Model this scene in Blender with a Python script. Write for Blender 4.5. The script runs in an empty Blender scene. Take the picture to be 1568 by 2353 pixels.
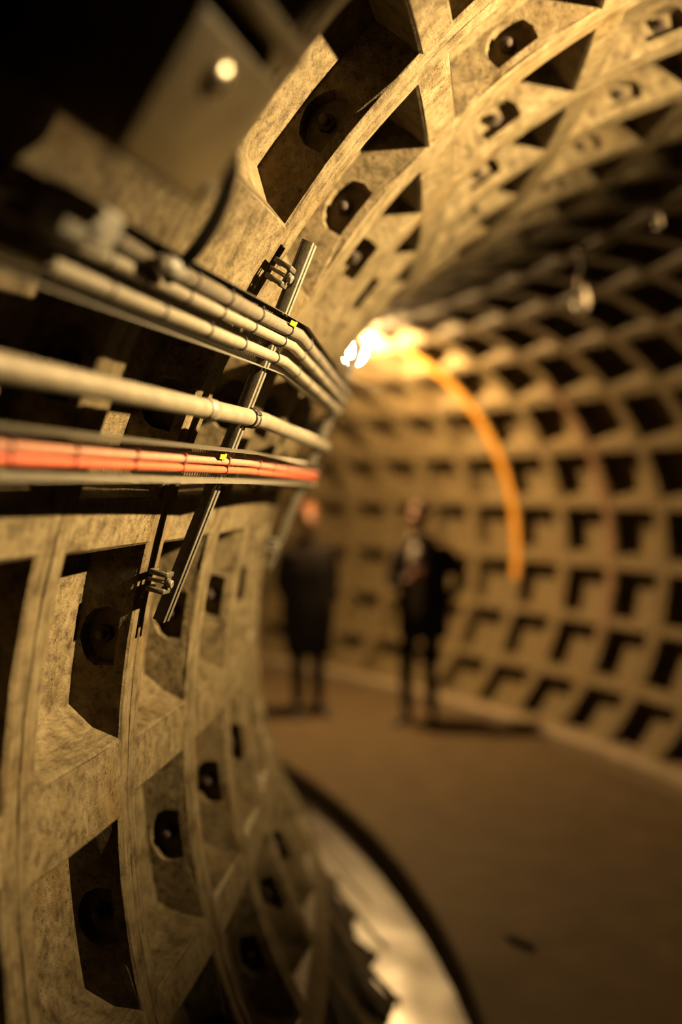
import bpy, bmesh, math, random
from mathutils import Vector, Matrix, noise
random.seed(7)
sc = bpy.context.scene
COL = sc.collection
PI = math.pi
rad = math.radians

# ------------------------------------------------------------------ tunnel frame
S = 1.85                      # lining inner radius in metres
F, R, U, ZC, YAW, PIT, T0, DT = 2464.4687, 5.7013113, -0.4951243, 0.3082112, 0.3665706, -0.0219213, 0.1535469, 0.0504448
ZF = -0.74                    # floor level, in radii from the tunnel axis
ZCEN = -ZF * S                # height of the tunnel axis above the floor

def Wp(k, r, phd):
    """tunnel coordinates (ring number, radius, angle round the ring) -> metres"""
    th = T0 + k * DT
    p = rad(phd)
    rho = R + r * math.cos(p)
    return Vector(((-R + rho * math.cos(th) - U) * S, rho * math.sin(th) * S, r * math.sin(p) * S + ZCEN))

def Wc(k, rho, z):
    """ring number, offset from the centre line (radii), height (m)"""
    th = T0 + k * DT
    q = R + rho
    return Vector(((-R + q * math.cos(th) - U) * S, q * math.sin(th) * S, z))

def frame(k, phd):
    th = T0 + k * DT
    p = rad(phd)
    et = Vector((-math.sin(th), math.cos(th), 0))
    er = Vector((math.cos(p) * math.cos(th), math.cos(p) * math.sin(th), math.sin(p)))
    ep = Vector((-math.sin(p) * math.cos(th), -math.sin(p) * math.sin(th), math.cos(p)))
    return et, ep, er

# ------------------------------------------------------------------ materials
def new_mat(name):
    m = bpy.data.materials.new(name)
    m.use_nodes = True
    nt = m.node_tree
    b = nt.nodes['Principled BSDF']
    return m, nt, b

def N(nt, t, **kw):
    n = nt.nodes.new(t)
    for k, v in kw.items():
        setattr(n, k, v)
    return n

def ramp(nt, src, stops):
    r = N(nt, 'ShaderNodeValToRGB')
    e = r.color_ramp.elements
    while len(e) < len(stops):
        e.new(0.5)
    for el, (p, c) in zip(e, stops):
        el.position = p
        el.color = (c[0], c[1], c[2], 1)
    nt.links.new(src, r.inputs[0])
    return r.outputs[0]

def mixc(nt, a, b, fac, mode='MIX'):
    m = N(nt, 'ShaderNodeMix', data_type='RGBA', blend_type=mode)
    if isinstance(fac, (int, float)):
        m.inputs[0].default_value = fac
    else:
        nt.links.new(fac, m.inputs[0])
    for s, i in ((a, 6), (b, 7)):
        if isinstance(s, tuple):
            m.inputs[i].default_value = (*s, 1)
        else:
            nt.links.new(s, m.inputs[i])
    return m.outputs[2]

def noise_n(nt, vec, scale, detail=4, rough=0.6):
    n = N(nt, 'ShaderNodeTexNoise')
    n.inputs['Scale'].default_value = scale
    n.inputs['Detail'].default_value = detail
    n.inputs['Roughness'].default_value = rough
    if vec is not None:
        nt.links.new(vec, n.inputs['Vector'])
    return n.outputs['Fac']

def mapped(nt, src, scale):
    m = N(nt, 'ShaderNodeMapping')
    m.inputs['Scale'].default_value = scale
    nt.links.new(src, m.inputs['Vector'])
    return m.outputs['Vector']

def math_n(nt, op, a, b):
    m = N(nt, 'ShaderNodeMath', operation=op)
    for s, i in ((a, 0), (b, 1)):
        if isinstance(s, (int, float)):
            m.inputs[i].default_value = s
        else:
            nt.links.new(s, m.inputs[i])
    return m.outputs[0]

def bump(nt, b, h, strength, dist):
    bn = N(nt, 'ShaderNodeBump')
    bn.inputs['Strength'].default_value = strength
    bn.inputs['Distance'].default_value = dist
    nt.links.new(h, bn.inputs['Height'])
    nt.links.new(bn.outputs[0], b.inputs['Normal'])

def lining_mat(name, kind):
    """painted, dusty concrete / iron of the lining; kind: rib (streaks along the arch), panel (gritty)"""
    m, nt, b = new_mat(name)
    tc = N(nt, 'ShaderNodeTexCoord')
    pos = tc.outputs['Object']
    uv = tc.outputs['UV']
    big = noise_n(nt, pos, 3.5, 5, .6)
    mid = noise_n(nt, pos, 22, 5, .65)
    fine = noise_n(nt, pos, 210, 3, .7)
    if kind == 'rib':
        st = noise_n(nt, mapped(nt, uv, (150, 5, 1)), 1.0, 5, .7)
        st2 = noise_n(nt, mapped(nt, uv, (420, 16, 1)), 1.0, 3, .7)
    elif kind == 'swirl':
        st = noise_n(nt, mapped(nt, uv, (30, 110, 1)), 1.0, 5, .7)
        st2 = noise_n(nt, mapped(nt, uv, (80, 240, 1)), 1.0, 3, .7)
    else:
        st = noise_n(nt, pos, 60, 5, .7)
        st2 = noise_n(nt, pos, 330, 2, .6)
    c = ramp(nt, mid, [(.28, (.04, .029, .014)), (.5, (.12, .094, .054)), (.72, (.165, .136, .086))])
    c = mixc(nt, c, ramp(nt, st, [(.3, (.28, .22, .15)), (.52, (.85, .8, .7)), (.75, (1.1, 1.05, .95))]), .85, 'MULTIPLY')
    c = mixc(nt, c, (.1, .058, .016), ramp(nt, big, [(.56, (0, 0, 0)), (.74, (.55, .55, .55))]))
    # dark specks and pin holes
    v = N(nt, 'ShaderNodeTexVoronoi')
    v.inputs['Scale'].default_value = 46
    nt.links.new(pos, v.inputs['Vector'])
    hole = ramp(nt, v.outputs['Distance'], [(.1, (.22, .2, .18)), (.2, (1, 1, 1))])
    c = mixc(nt, c, hole, .75 if kind == 'panel' else .4, 'MULTIPLY')
    nt.links.new(c, b.inputs['Base Color'])
    b.inputs['Roughness'].default_value = .62
    b.inputs['Specular IOR Level'].default_value = .15
    h = math_n(nt, 'ADD', math_n(nt, 'MULTIPLY', st, 1.0 if kind != 'panel' else .8), math_n(nt, 'MULTIPLY', st2, .55))
    h = math_n(nt, 'ADD', h, math_n(nt, 'MULTIPLY', fine, .55))
    h = math_n(nt, 'ADD', h, math_n(nt, 'MULTIPLY', v.outputs['Distance'], .3))
    bump(nt, b, h, .9, .004 if kind == 'panel' else .0045)
    return m

M_RIB = lining_mat('lining_rib', 'rib')
M_PANEL = lining_mat('lining_panel', 'panel')
M_SWIRL = lining_mat('lining_ledge', 'swirl')

def simple_mat(name, col, rough=.5, metal=0., nscale=40, var=.35, bstr=.3, bdist=.002, emit=None, estr=0., spec=.5, stretch=None):
    m, nt, b = new_mat(name)
    tc = N(nt, 'ShaderNodeTexCoord')
    v = tc.outputs['Object']
    if stretch:
        v = mapped(nt, tc.outputs['UV'], stretch)
    n = noise_n(nt, v, nscale, 5, .65)
    lo = tuple(x * (1 - var) for x in col)
    hi = tuple(min(1., x * (1 + var * .6)) for x in col)
    nt.links.new(ramp(nt, n, [(.3, lo), (.7, hi)]), b.inputs['Base Color'])
    b.inputs['Roughness'].default_value = rough
    b.inputs['Metallic'].default_value = metal
    b.inputs['Specular IOR Level'].default_value = spec
    if bstr:
        bump(nt, b, noise_n(nt, v, nscale * 3, 4, .7), bstr, bdist)
    if emit:
        b.inputs['Emission Color'].default_value = (*emit, 1)
        b.inputs['Emission Strength'].default_value = estr
    return m

M_FLOOR = simple_mat('floor_concrete', (.06, .041, .022), .85, nscale=4, var=.25, bstr=.4, bdist=.004, spec=.1)
M_KERB = simple_mat('slab_edge', (.16, .12, .08), .8, nscale=12)
M_MUD = simple_mat('mud', (.022, .015, .008), .75, nscale=24, var=.5, bstr=.8, bdist=.01, spec=.2)
M_STEEL = simple_mat('galvanised_steel', (.16, .14, .105), .5, .3, nscale=70, var=.35, bstr=.25)
M_STRUT_SHADED = simple_mat('strut_steel_shaded', (.055, .044, .028), .6, 0, nscale=90, var=.4, bstr=.35, spec=.25)  # shade on the channel sides is put into this darker colour
M_CLAMP = simple_mat('clamp_steel', (.07, .058, .04), .5, .2, nscale=90, var=.4)
M_TRAY = simple_mat('tray_steel', (.085, .07, .045), .55, .2, nscale=120, var=.5, bstr=.6, bdist=.003)
M_GREY = simple_mat('grey_cable', (.165, .135, .09), .55, 0, nscale=60, var=.25, bstr=.35)
M_DUSTY = simple_mat('dusty_cable', (.11, .085, .052), .8, 0, nscale=140, var=.5, bstr=.8, bdist=.003)
M_RED = simple_mat('red_cable', (.42, .075, .033), .42, 0, nscale=70, var=.25, bstr=.2)
M_REDDUST = simple_mat('dusty_red_cable', (.27, .105, .058), .7, 0, nscale=110, var=.35, bstr=.5)
M_TIE = simple_mat('black_plastic', (.018, .013, .01), .45, 0, nscale=60, var=.3, bstr=0)
M_REDTIE = simple_mat('dark_red_tie', (.11, .025, .012), .5, 0, nscale=60, var=.3, bstr=0)
M_BLACK = simple_mat('black_cable', (.005, .004, .003), .5, 0, nscale=60, var=.3, bstr=.1, spec=.15)
M_YELLOW = simple_mat('yellow_tag', (.6, .42, .012), .5, 0, nscale=200, var=.5, bstr=0)
M_PIPE = simple_mat('pipe_galvanised', (.185, .152, .103), .5, .25, nscale=30, var=.3, bstr=.35)
M_PLASTIC = simple_mat('pale_plastic', (.2, .18, .145), .5, 0, nscale=40, var=.15, bstr=.1)
M_HOUSING = simple_mat('housing_metal', (.13, .095, .046), .42, .1, nscale=14, var=.35, bstr=.12, spec=.4)
M_HOUSINGD = simple_mat('housing_gap_black', (.012, .01, .007), .9, 0, nscale=30, var=.3, spec=.05)
M_GLINT = simple_mat('glint_dome_metal', (.8, .72, .55), .3, 1., nscale=30, var=.1, bstr=0)
M_BOLT = simple_mat('rusty_bolt', (.03, .016, .008), .8, .1, nscale=160, var=.6, bstr=.6)
M_OCHRE = simple_mat('ochre_band', (.34, .155, .014), .6, 0, nscale=18, var=.2, bstr=.3)
M_RUST = simple_mat('rust_band', (.085, .04, .016), .7, 0, nscale=18, var=.4, bstr=.4)
M_SKIN = simple_mat('skin', (.13, .05, .02), .55, 0, nscale=30, var=.15, bstr=.1)
M_COATD = simple_mat('dark_coat_cloth', (.007, .005, .0045), .85, 0, nscale=80, var=.3, bstr=.3, spec=.06)
M_JACK = simple_mat('charcoal_jacket_cloth', (.008, .007, .0075), .8, 0, nscale=80, var=.3, bstr=.3, spec=.06)
M_SHIRT = simple_mat('grey_shirt_cloth', (.10, .083, .076), .85, 0, nscale=60, var=.2, bstr=.2)
M_TROUS = simple_mat('dark_trouser_cloth', (.007, .006, .005), .85, 0, nscale=80, var=.3, bstr=.2, spec=.06)
M_SHOE = simple_mat('black_leather', (.012, .01, .009), .4, 0, nscale=50, var=.2, bstr=.1)
M_HAIRD = simple_mat('dark_hair', (.018, .01, .005), .6, 0, nscale=120, var=.4, bstr=.5, spec=.06)
M_HAIRR = simple_mat('auburn_hair', (.075, .026, .009), .6, 0, nscale=120, var=.4, bstr=.5, spec=.06)
M_CORD = simple_mat('pale_cord', (.3, .26, .18), .6, 0, nscale=50, var=.3)
M_HOLDER = simple_mat('brass_holder', (.3, .2, .08), .45, .4, nscale=50, var=.3)
M_OPAL = simple_mat('opal_glass', (.85, .8, .72), .25, 0, nscale=20, var=.05, bstr=0)
_b = M_OPAL.node_tree.nodes['Principled BSDF']
_b.inputs['Transmission Weight'].default_value = .75
_b.inputs['Roughness'].default_value = .45
M_ADDED_SHADE = simple_mat('added_shade_metal', (.008, .007, .006), .8, 0, nscale=30, var=.2, spec=.1)
M_BULB = simple_mat('lit_bulb', (1, .9, .7), .4, 0, bstr=0, emit=(1.0, .72, .34), estr=72000)
M_GLOW = simple_mat('lit_bulb', (1, .9, .7), .4, 0, bstr=0, emit=(1.0, .62, .24), estr=5200)

# wet gutter bed
m, nt, b = new_mat('wet_concrete')
tc = N(nt, 'ShaderNodeTexCoord')
pos = tc.outputs['Object']
n1 = noise_n(nt, pos, 9, 5, .65)
n2 = noise_n(nt, pos, 75, 4, .7)
nt.links.new(ramp(nt, n1, [(.3, (.05, .035, .022)), (.7, (.12, .085, .055))]), b.inputs['Base Color'])
nt.links.new(ramp(nt, n2, [(.35, (.26, .26, .26)), (.7, (.42, .42, .42))]), b.inputs['Roughness'])
b.inputs['Specular IOR Level'].default_value = 1.0
b.inputs['Coat Weight'].default_value = 1
b.inputs['Coat Roughness'].default_value = .3
bump(nt, b, math_n(nt, 'ADD', math_n(nt, 'MULTIPLY', n1, 1.6), math_n(nt, 'MULTIPLY', n2, .8)), 1.0, .026)
M_WET = m

# ------------------------------------------------------------------ mesh helpers
class MB:
    def __init__(self):
        self.bm = bmesh.new()
        self.uv = self.bm.loops.layers.uv.new('UVMap')
    def face(self, pts, mi=0, uvs=None, smooth=False):
        vs = [self.bm.verts.new(p) for p in pts]
        try:
            f = self.bm.faces.new(vs)
        except ValueError:
            return
        f.material_index = mi
        f.smooth = smooth
        if uvs:
            for l, c in zip(f.loops, uvs):
                l[self.uv].uv = c
    def box(self, c, ax, ay, az, dx, dy, dz, bevel=0, mi=0, segs=2):
        """box centred at c with unit axes and full sizes"""
        bm = bmesh.new()
        bmesh.ops.create_cube(bm, size=1)
        for v in bm.verts:
            v.co = Vector((v.co.x * dx, v.co.y * dy, v.co.z * dz))
        if bevel:
            bmesh.ops.bevel(bm, geom=list(bm.edges), offset=bevel, segments=segs, affect='EDGES', profile=.5)
        Mx = Matrix((ax, ay, az)).transposed()
        for v in bm.verts:
            v.co = Mx @ v.co + c
        self.merge(bm, mi, bevel > 0)
    def merge(self, bm, mi=0, smooth=False):
        mp = {}
        for v in bm.verts:
            mp[v] = self.bm.verts.new(v.co)
        for f in bm.faces:
            try:
                g = self.bm.faces.new([mp[v] for v in f.verts])
                g.material_index = mi
                g.smooth = smooth
            except ValueError:
                pass
        bm.free()
    def tube(self, pts, r, n=12, mi=0, cap=True, rs=None):
        """tube along points"""
        rings = []
        L = len(pts)
        prev = None
        dist = 0
        for i, p in enumerate(pts):
            if i:
                dist += (pts[i] - pts[i - 1]).length
            t = (pts[min(i + 1, L - 1)] - pts[max(i - 1, 0)]).normalized()
            if prev is None:
                a = t.orthogonal().normalized()
            else:
                a = (prev - t * prev.dot(t)).normalized()
            prev = a
            bb = t.cross(a)
            rr = rs[i] if rs else r
            rings.append(([self.bm.verts.new(p + (a * math.cos(2 * PI * j / n) + bb * math.sin(2 * PI * j / n)) * rr) for j in range(n)], dist))
        for (A, da), (B, db) in zip(rings, rings[1:]):
            for j in range(n):
                f = self.bm.faces.new((A[j], A[(j + 1) % n], B[(j + 1) % n], B[j]))
                f.smooth = True
                f.material_index = mi
                for l, c in zip(f.loops, ((j / n, da), ((j + 1) / n, da), ((j + 1) / n, db), (j / n, db))):
                    l[self.uv].uv = c
        if cap:
            for A in (rings[0][0][::-1], rings[-1][0]):
                f = self.bm.faces.new(A)
                f.material_index = mi
    def lathe(self, c, ax, prof, n=20, mi=0):
        """profile of (radius, height along ax)"""
        ax = ax.normalized()
        a = ax.orthogonal().normalized()
        bb = ax.cross(a)
        rings = []
        for r, h in prof:
            rings.append([self.bm.verts.new(c + ax * h + (a * math.cos(2 * PI * j / n) + bb * math.sin(2 * PI * j / n)) * max(r, 1e-4)) for j in range(n)])
        for A, B in zip(rings, rings[1:]):
            for j in range(n):
                f = self.bm.faces.new((A[j], A[(j + 1) % n], B[(j + 1) % n], B[j]))
                f.smooth = True
                f.material_index = mi
        for A in (rings[0][::-1], rings[-1]):
            try:
                self.bm.faces.new(A).material_index = mi
            except ValueError:
                pass
    def build(self, name, mats, parent=None, recalc=True, origin=None):
        if not isinstance(mats, (list, tuple)):
            mats = [mats]
        if recalc:
            bmesh.ops.recalc_face_normals(self.bm, faces=list(self.bm.faces))
        org = origin
        if parent is not None:
            org = world_loc(parent)
        if org is not None:
            for v in self.bm.verts:
                v.co -= org
        me = bpy.data.meshes.new(name)
        self.bm.to_mesh(me)
        self.bm.free()
        for mt in mats:
            me.materials.append(mt)
        o = bpy.data.objects.new(name, me)
        COL.objects.link(o)
        if parent is not None:
            o.parent = parent
        elif origin is not None:
            o.location = origin
        return o

def world_loc(o):
    l = o.location.copy()
    while o.parent:
        o = o.parent
        l = l + o.location
    return l

def tag(o, label=None, cat=None, group=None, kind=None):
    if label: o['label'] = label
    if cat: o['category'] = cat
    if group: o['group'] = group
    if kind: o['kind'] = kind
    return o

def empty(name, loc, label, cat, group=None):
    o = bpy.data.objects.new(name, None)
    o.empty_display_size = .05
    o.location = loc
    COL.objects.link(o)
    return tag(o, label, cat, group)

# ------------------------------------------------------------------ the lining
HW = .095          # half width of the paired flanges, in ring pitches
RS_NEAR, RS_DEEP = 1.06, 1.09          # radius of the recessed skin
CH = .0025         # chamfer (radii)
JOINTS = [14 + 15 * j for j in range(-5, 16)]
JC = {(0, 134): (132.75, 1.05), (1, 134): (133.4, 1.15), (0, 149): (149, 3.2), (0, 179): (179.2, 2.2)}
def jc(ring, ph):
    return JC[(ring, ph)][0] if (ring, ph) in JC else ph
PHMAX = 213.5      # the left lining stops above the gutter

def joint_half(ring, ph):
    if (ring, ph) in JC: return JC[(ring, ph)][1]
    h = 1.35 + .25 * math.sin(ring * 12.9 + ph * 3.1)
    return h

def sector(ph):
    return 0 if ph > 134 else (1 if ph > 59 else 2)

WALL = [MB(), MB(), MB()]
NS = 6

def jit(k, ph, amp):
    return amp * noise.noise(Vector((k * 31.7, ph * 1.3, 3.3)))

def wall_face(mb, P, front, detail):
    """one flange side with its bolt pocket; P(s, t, depth) -> point"""
    mi = 1
    s0, s1 = .36, .64
    pk = .86   # pocket depth relative to the half flange
    outer = [(i / NS, 0.) for i in range(NS + 1)] + [(1., .5)] + [(1 - i / NS, 1.) for i in range(NS + 1)] + [(0., .5)]
    inner = []
    for i in range(NS + 1):
        inner.append((s0 + (s1 - s0) * i / NS, .2))
    inner.append((s1 + .015, .55))
    for i in range(NS + 1):
        q = 1 - 2 * i / NS
        inner.append(((s0 + s1) / 2 + q * (s1 - s0) / 2 * .95, .93 - .2 * q * q))
    inner.append((s0 - .015, .5))
    n = len(outer)
    for i in range(n):
        j = (i + 1) % n
        a, b2, c, d = outer[i], outer[j], inner[j], inner[i]
        mb.face([P(*a, 0), P(*b2, 0), P(*c, 0), P(*d, 0)], mi, [a, b2, c, d])
        cs = lambda q: (((q[0] - .5) * .88 + .5), (q[1] - .55) * .9 + .55)
        c2, d2 = cs(c), cs(d)
        mb.face([P(*d, 0), P(*c, 0), P(*c2, pk), P(*d2, pk)], mi, [d, c, c2, d2])
    mb.face([P(*((q[0] - .5) * .88 + .5, (q[1] - .55) * .9 + .55), pk) for q in inner], 2)

for ring in range(-12, 31):
    fl = HW
    for j in range(len(JOINTS) - 1):
        pa = jc(ring, JOINTS[j]) + joint_half(ring, JOINTS[j])
        pb = jc(ring, JOINTS[j + 1]) - joint_half(ring, JOINTS[j + 1])
        pm = (pa + pb) / 2
        if pm < -57 or pm > PHMAX:
            continue
        mb = WALL[sector(pm)]
        ka, kb = ring + fl, ring + 1 - fl
        cs = .010            # chamfer/draft in ring units and degrees
        def edge_pts(r, dk, dp):
            f_ = [(ka + dk, pa + dp + (pb - pa - 2 * dp) * i / NS) for i in range(NS + 1)]
            b_ = [(kb - dk, pb - dp - (pb - pa - 2 * dp) * i / NS) for i in range(NS + 1)]
            return [(Wp(k + jit(k, p, .012 if r < 1.01 else 0), r, p), k, p) for k, p in f_ + b_]
        O0 = edge_pts(1., 0, 0)
        O1 = edge_pts(1. + CH, .012, .18)
        n = len(O0)
        for i in range(n):
            q = (i + 1) % n
            mb.face([O0[i][0], O0[q][0], O1[q][0], O1[i][0]], 0, [(x[1] * .45, rad(x[2]) * S) for x in (O0[i], O0[q], O1[q], O1[i])])
        dk, dp = .012, .18
        dk2, dp2 = .021, .55
        RS = RS_DEEP if sector(pm) == 2 or (ring > 7) else RS_NEAR
        # flange sides (rear-facing at ka, front-facing at kb) with pockets
        for which in (0, 1):
            def P(s, t, d, which=which):
                tt = t
                r = (1 + CH) + (RS - .004 - 1 - CH) * tt
                p = pa + dp + (dp2 - dp) * tt + (pb - pa - 2 * (dp + (dp2 - dp) * tt)) * s
                e = dk + (dk2 - dk) * tt
                k = (ka + e) if which == 0 else (kb - e)
                off = d * fl
                k2 = k - off if which == 0 else k + off
                if d == 0 and t == 0:
                    k2 += jit(ka if which == 0 else kb, p, .012)
                return Wp(k2, r, p)
            wall_face(mb, P, which, True)
        # longitudinal sides + fillet + skin
        for which in (0, 1):
            NL = 4
            for i in range(NL):
                for (ta, tb) in ((0, .5), (.5, 1)):
                    def Q(x, t, which=which):
                        r = (1 + CH) + (RS - .004 - 1 - CH) * t
                        p = pa + dp + (dp2 - dp) * t if which == 0 else pb - dp - (dp2 - dp) * t
                        if which == 1:
                            p -= 1.3 * t * t      # sloping, dusty ledge
                        e = dk + (dk2 - dk) * t
                        k = (ka + e) + (kb - ka - 2 * e) * x
                        return Wp(k, r, p + (jit(k * 2, p, .25) if 0 < t < 1 else 0)), (k * .45, t * .11)
                    qs = [Q(i / NL, ta), Q((i + 1) / NL, ta), Q((i + 1) / NL, tb), Q(i / NL, tb)]
                    mb.face([x[0] for x in qs], 2 if which == 1 else 1, [x[1] for x in qs])
        nx, ny = 3, NS
        for i in range(nx):
            for q in range(ny):
                pts, uvs = [], []
                for x, y in ((i, q), (i + 1, q), (i + 1, q + 1), (i, q + 1)):
                    k = (ka + dk2) + (kb - ka - 2 * dk2) * x / nx
                    p = pa + dp2 + (pb - pa - 2 * dp2 - 1.3) * y / ny
                    edge = x in (0, nx) or y in (0, ny)
                    pts.append(Wp(k, RS - (.004 if edge else 0), p))
                    uvs.append((k * .45, rad(p) * S))
                mb.face(pts, 1, uvs)
    # flush longitudinal flanges between the ribs
    for ph in JOINTS:
        if ph < -60 or ph > PHMAX + 5:
            continue
        mb = WALL[sector(ph - .1)]
        pn = jc(ring, ph)
        h = joint_half(ring, ph)
        NL = 4
        ks = [ring + fl + (1 - 2 * fl) * i / NL for i in range(NL + 1)]
        g = .12
        strips = [(-h, 1.), (0, 1.), (h, 1.)]
        for k0, k1 in zip(ks, ks[1:]):
            for (d0, r0), (d1, r1) in zip(strips, strips[1:]):
                q = [(k0, pn + d0, r0), (k1, pn + d0, r0), (k1, pn + d1, r1), (k0, pn + d1, r1)]
                pts = []
                for (k, p, r) in q:
                    kk = k
                    if k in (ks[0], ks[-1]):
                        kk = k + jit(k, p, .012)
                    pts.append(Wp(kk, r, p))
                mb.face(pts, 1, [(p_[0] * .45, rad(p_[1]) * S) for p_ in q])
    # the rib face (two flanges and the joint between)
    g = .007
    offs = [(-fl, 1.), (-.05, 1.), (-g, 1.0002), (0, 1.003), (g, 1.0002), (.05, 1.), (fl, 1.)]
    for j in range(len(JOINTS) - 1):
        if JOINTS[j] < -62 or JOINTS[j] > PHMAX:
            continue
        # break points must match the cells either side
        for half in (0, 1):
            rg = ring - 1 if half == 0 else ring
            a0 = jc(rg, JOINTS[j])
            a1 = a0 + joint_half(rg, JOINTS[j])
            b0 = jc(rg, JOINTS[j + 1])
            b1 = b0 - joint_half(rg, JOINTS[j + 1])
            bs = [a0] + [a1 + (b1 - a1) * i / NS for i in range(NS + 1)] + [b0]
            of = offs[:4] if half == 0 else offs[3:]
            for p0, p1 in zip(bs, bs[1:]):
                mbb = WALL[sector((p0 + p1) / 2)]
                for (d0, r0), (d1, r1) in zip(of, of[1:]):
                    pts, uvs = [], []
                    for (d, r, p) in ((d0, r0, p0), (d1, r1, p0), (d1, r1, p1), (d0, r0, p1)):
                        k = ring + d
                        if abs(d) == fl:
                            kk = k + jit(k, p, .012)
                            rr = r
                        else:
                            kk = k + (jit(k * 3, p, .006) if d else jit(ring, p, .008))
                            rr = r + jit(k * 2 + 5, p * 2, .0012)
                        pts.append(Wp(kk, rr, p))
                        uvs.append((k * .45, rad(p) * S))
                    mbb.face(pts, 0, uvs)

walls = []
for mb, nm, lb in zip(WALL, ('wall_left', 'ceiling', 'wall_right'),
                      ('ribbed left lining of the curved tunnel', 'ribbed arched crown of the tunnel', 'ribbed right lining of the curved tunnel')):
    bmesh.ops.remove_doubles(mb.bm, verts=list(mb.bm.verts), dist=.0004)
    o = mb.build(nm, [M_RIB, M_PANEL, M_SWIRL], recalc=False)
    tag(o, lb, 'wall' if nm != 'ceiling' else 'ceiling', kind='structure')
    walls.append(o)

# flange bolts in the pockets that can be seen, parts of the lining
def bolt(ring, j, parent, front=True):
    pa = jc(ring, JOINTS[j]) + joint_half(ring, JOINTS[j]) + .3
    pb = jc(ring, JOINTS[j + 1]) - joint_half(ring, JOINTS[j + 1]) - .3
    p = (pa + pb) / 2
    mb = MB()
    k = ring + 1 - HW + .03
    c = Wp(k + .055, 1.033, p)
    et, ep, er = frame(k, p)
    mb.lathe(c, -et, [(.024, -.002), (.024, .006), (.022, .008)], 18)          # washer
    mb.lathe(c, -et, [(.0165, .007), (.018, .009), (.018, .021), (.0165, .024)], 6)   # nut
    mb.lathe(c, -et, [(.0095, .02), (.0095, .040), (.008, .043), (.0005, .0435)], 12)  # bolt end
    mb.build('bolt', M_BOLT, parent)

for ring in range(-1, 6):
    for j in range(len(JOINTS) - 1):
        pm = JOINTS[j] + 7.5
        if 104 < pm < 215:
            bolt(ring, j, walls[sector(pm)])

# ------------------------------------------------------------------ floor, gutter
def arc_sheet(mb, prof, k0, k1, n, mi=0, wob=0.):
    """sweep an open (rho, z-metres) profile along the tunnel"""
    for i in range(n):
        ka, kb = k0 + (k1 - k0) * i / n, k0 + (k1 - k0) * (i + 1) / n
        for (r0, z0), (r1, z1) in zip(prof, prof[1:]):
            mb.face([Wc(ka, r0, z0), Wc(ka, r1, z1), Wc(kb, r1, z1), Wc(kb, r0, z0)], mi,
                    [(r0 * S, ka * .5), (r1 * S, ka * .5), (r1 * S, kb * .5), (r0 * S, kb * .5)])

K0, K1 = -12, 31
mb = MB()
arc_sheet(mb, [(-.555, -.17), (-.555, -.012), (-.548, 0), (.552, 0), (.558, -.012), (.558, -.17), (-.555, -.17)], K0, K1, 180)
fl_o = mb.build('floor', [M_FLOOR])
tag(fl_o, 'flat dusty concrete floor slab between the gutters', 'floor', kind='structure')
for f in fl_o.data.polygons:
    pass

# gutter beds
mb = MB()
n = 420
rows = [-.556, -.585, -.615, -.645, -.675, -.705, -.735, -.775]
for i in range(n):
    ka, kb = -2 + 27 * i / n, -2 + 27 * (i + 1) / n
    for a in range(len(rows) - 1):
        pts = []
        for (k, q) in ((ka, a), (ka, a + 1), (kb, a + 1), (kb, a)):
            w = .004 * noise.noise(Vector((k * 1.7, rows[q] * 14, 0))) + .002 * noise.noise(Vector((k * 8, rows[q] * 60, 4)))
            pts.append(Wc(k, rows[q], -.163 + w))
        mb.face(pts, 0, smooth=True)
bmesh.ops.remove_doubles(mb.bm, verts=list(mb.bm.verts), dist=.0004)
tag(mb.build('trim_1', [M_WET]), 'wet shining gutter along the foot of the left wall', 'gutter', kind='structure')
mb = MB()
arc_sheet(mb, [(.558, -.12), (.612, -.12), (.614, .035), (.62, .042), (.76, .05)], K0, K1, 150)
tag(mb.build('trim_2', [M_KERB]), 'dry dark gutter and low kerb along the foot of the right wall', 'gutter', kind='structure')

# mud and rubble caked against the foot of the left lining: ragged towards the water
mb = MB()
n = 620
cols = 13
def mudpt(k, c):
    ph = k - math.floor(k)
    tooth = .5 + .5 * math.cos(2 * PI * (ph - .1))
    inner = -.722 + .035 * tooth ** 3 + .018 * noise.noise(Vector((k * 2.1, 1, 0))) + .012 * noise.noise(Vector((k * 9, 2, 0)))
    t = c / (cols - 1)
    rho = inner + (-.885 - inner) * t
    h = -.17 + .09 * t ** .6 + .52 * t ** 2.2 + (.02 + .03 * t) * noise.noise(Vector((k * 4, t * 3, 7))) + .012 * noise.noise(Vector((k * 19, t * 9, 7)))
    if c == 0:
        h = -.2
    return Wc(k, rho, h)
for i in range(n):
    ka, kb = 1 + 15 * i / n, 1 + 15 * (i + 1) / n
    for c in range(cols - 1):
        mb.face([mudpt(ka, c), mudpt(ka, c + 1), mudpt(kb, c + 1), mudpt(kb, c)], 0, smooth=True)
bmesh.ops.remove_doubles(mb.bm, verts=list(mb.bm.verts), dist=.0004)
o = mb.build('mud', [M_MUD])
tag(o, 'dark mud and grit caked along the foot of the left wall beside the wet gutter', 'mud', kind='stuff')

# small dark scrap lying on the floor
mb = MB()
pts = []
c0 = Wc(6.39, -.398, .012)
ax = (Wc(6.2, -.36, .012) - Wc(6.6, -.43, .012)).normalized()
for i in range(9):
    t = i / 8 - .5
    pts.append(c0 + ax * t * .16 + Vector((0, 0, .006 * math.sin(i * 2.1))))
mb.tube(pts, .016, 8, rs=[.008, .014, .019, .02, .018, .02, .017, .012, .006])
tag(mb.build('rag', [M_MUD], origin=c0), 'small dark scrap lying alone on the concrete floor in the foreground', 'rag')

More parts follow.
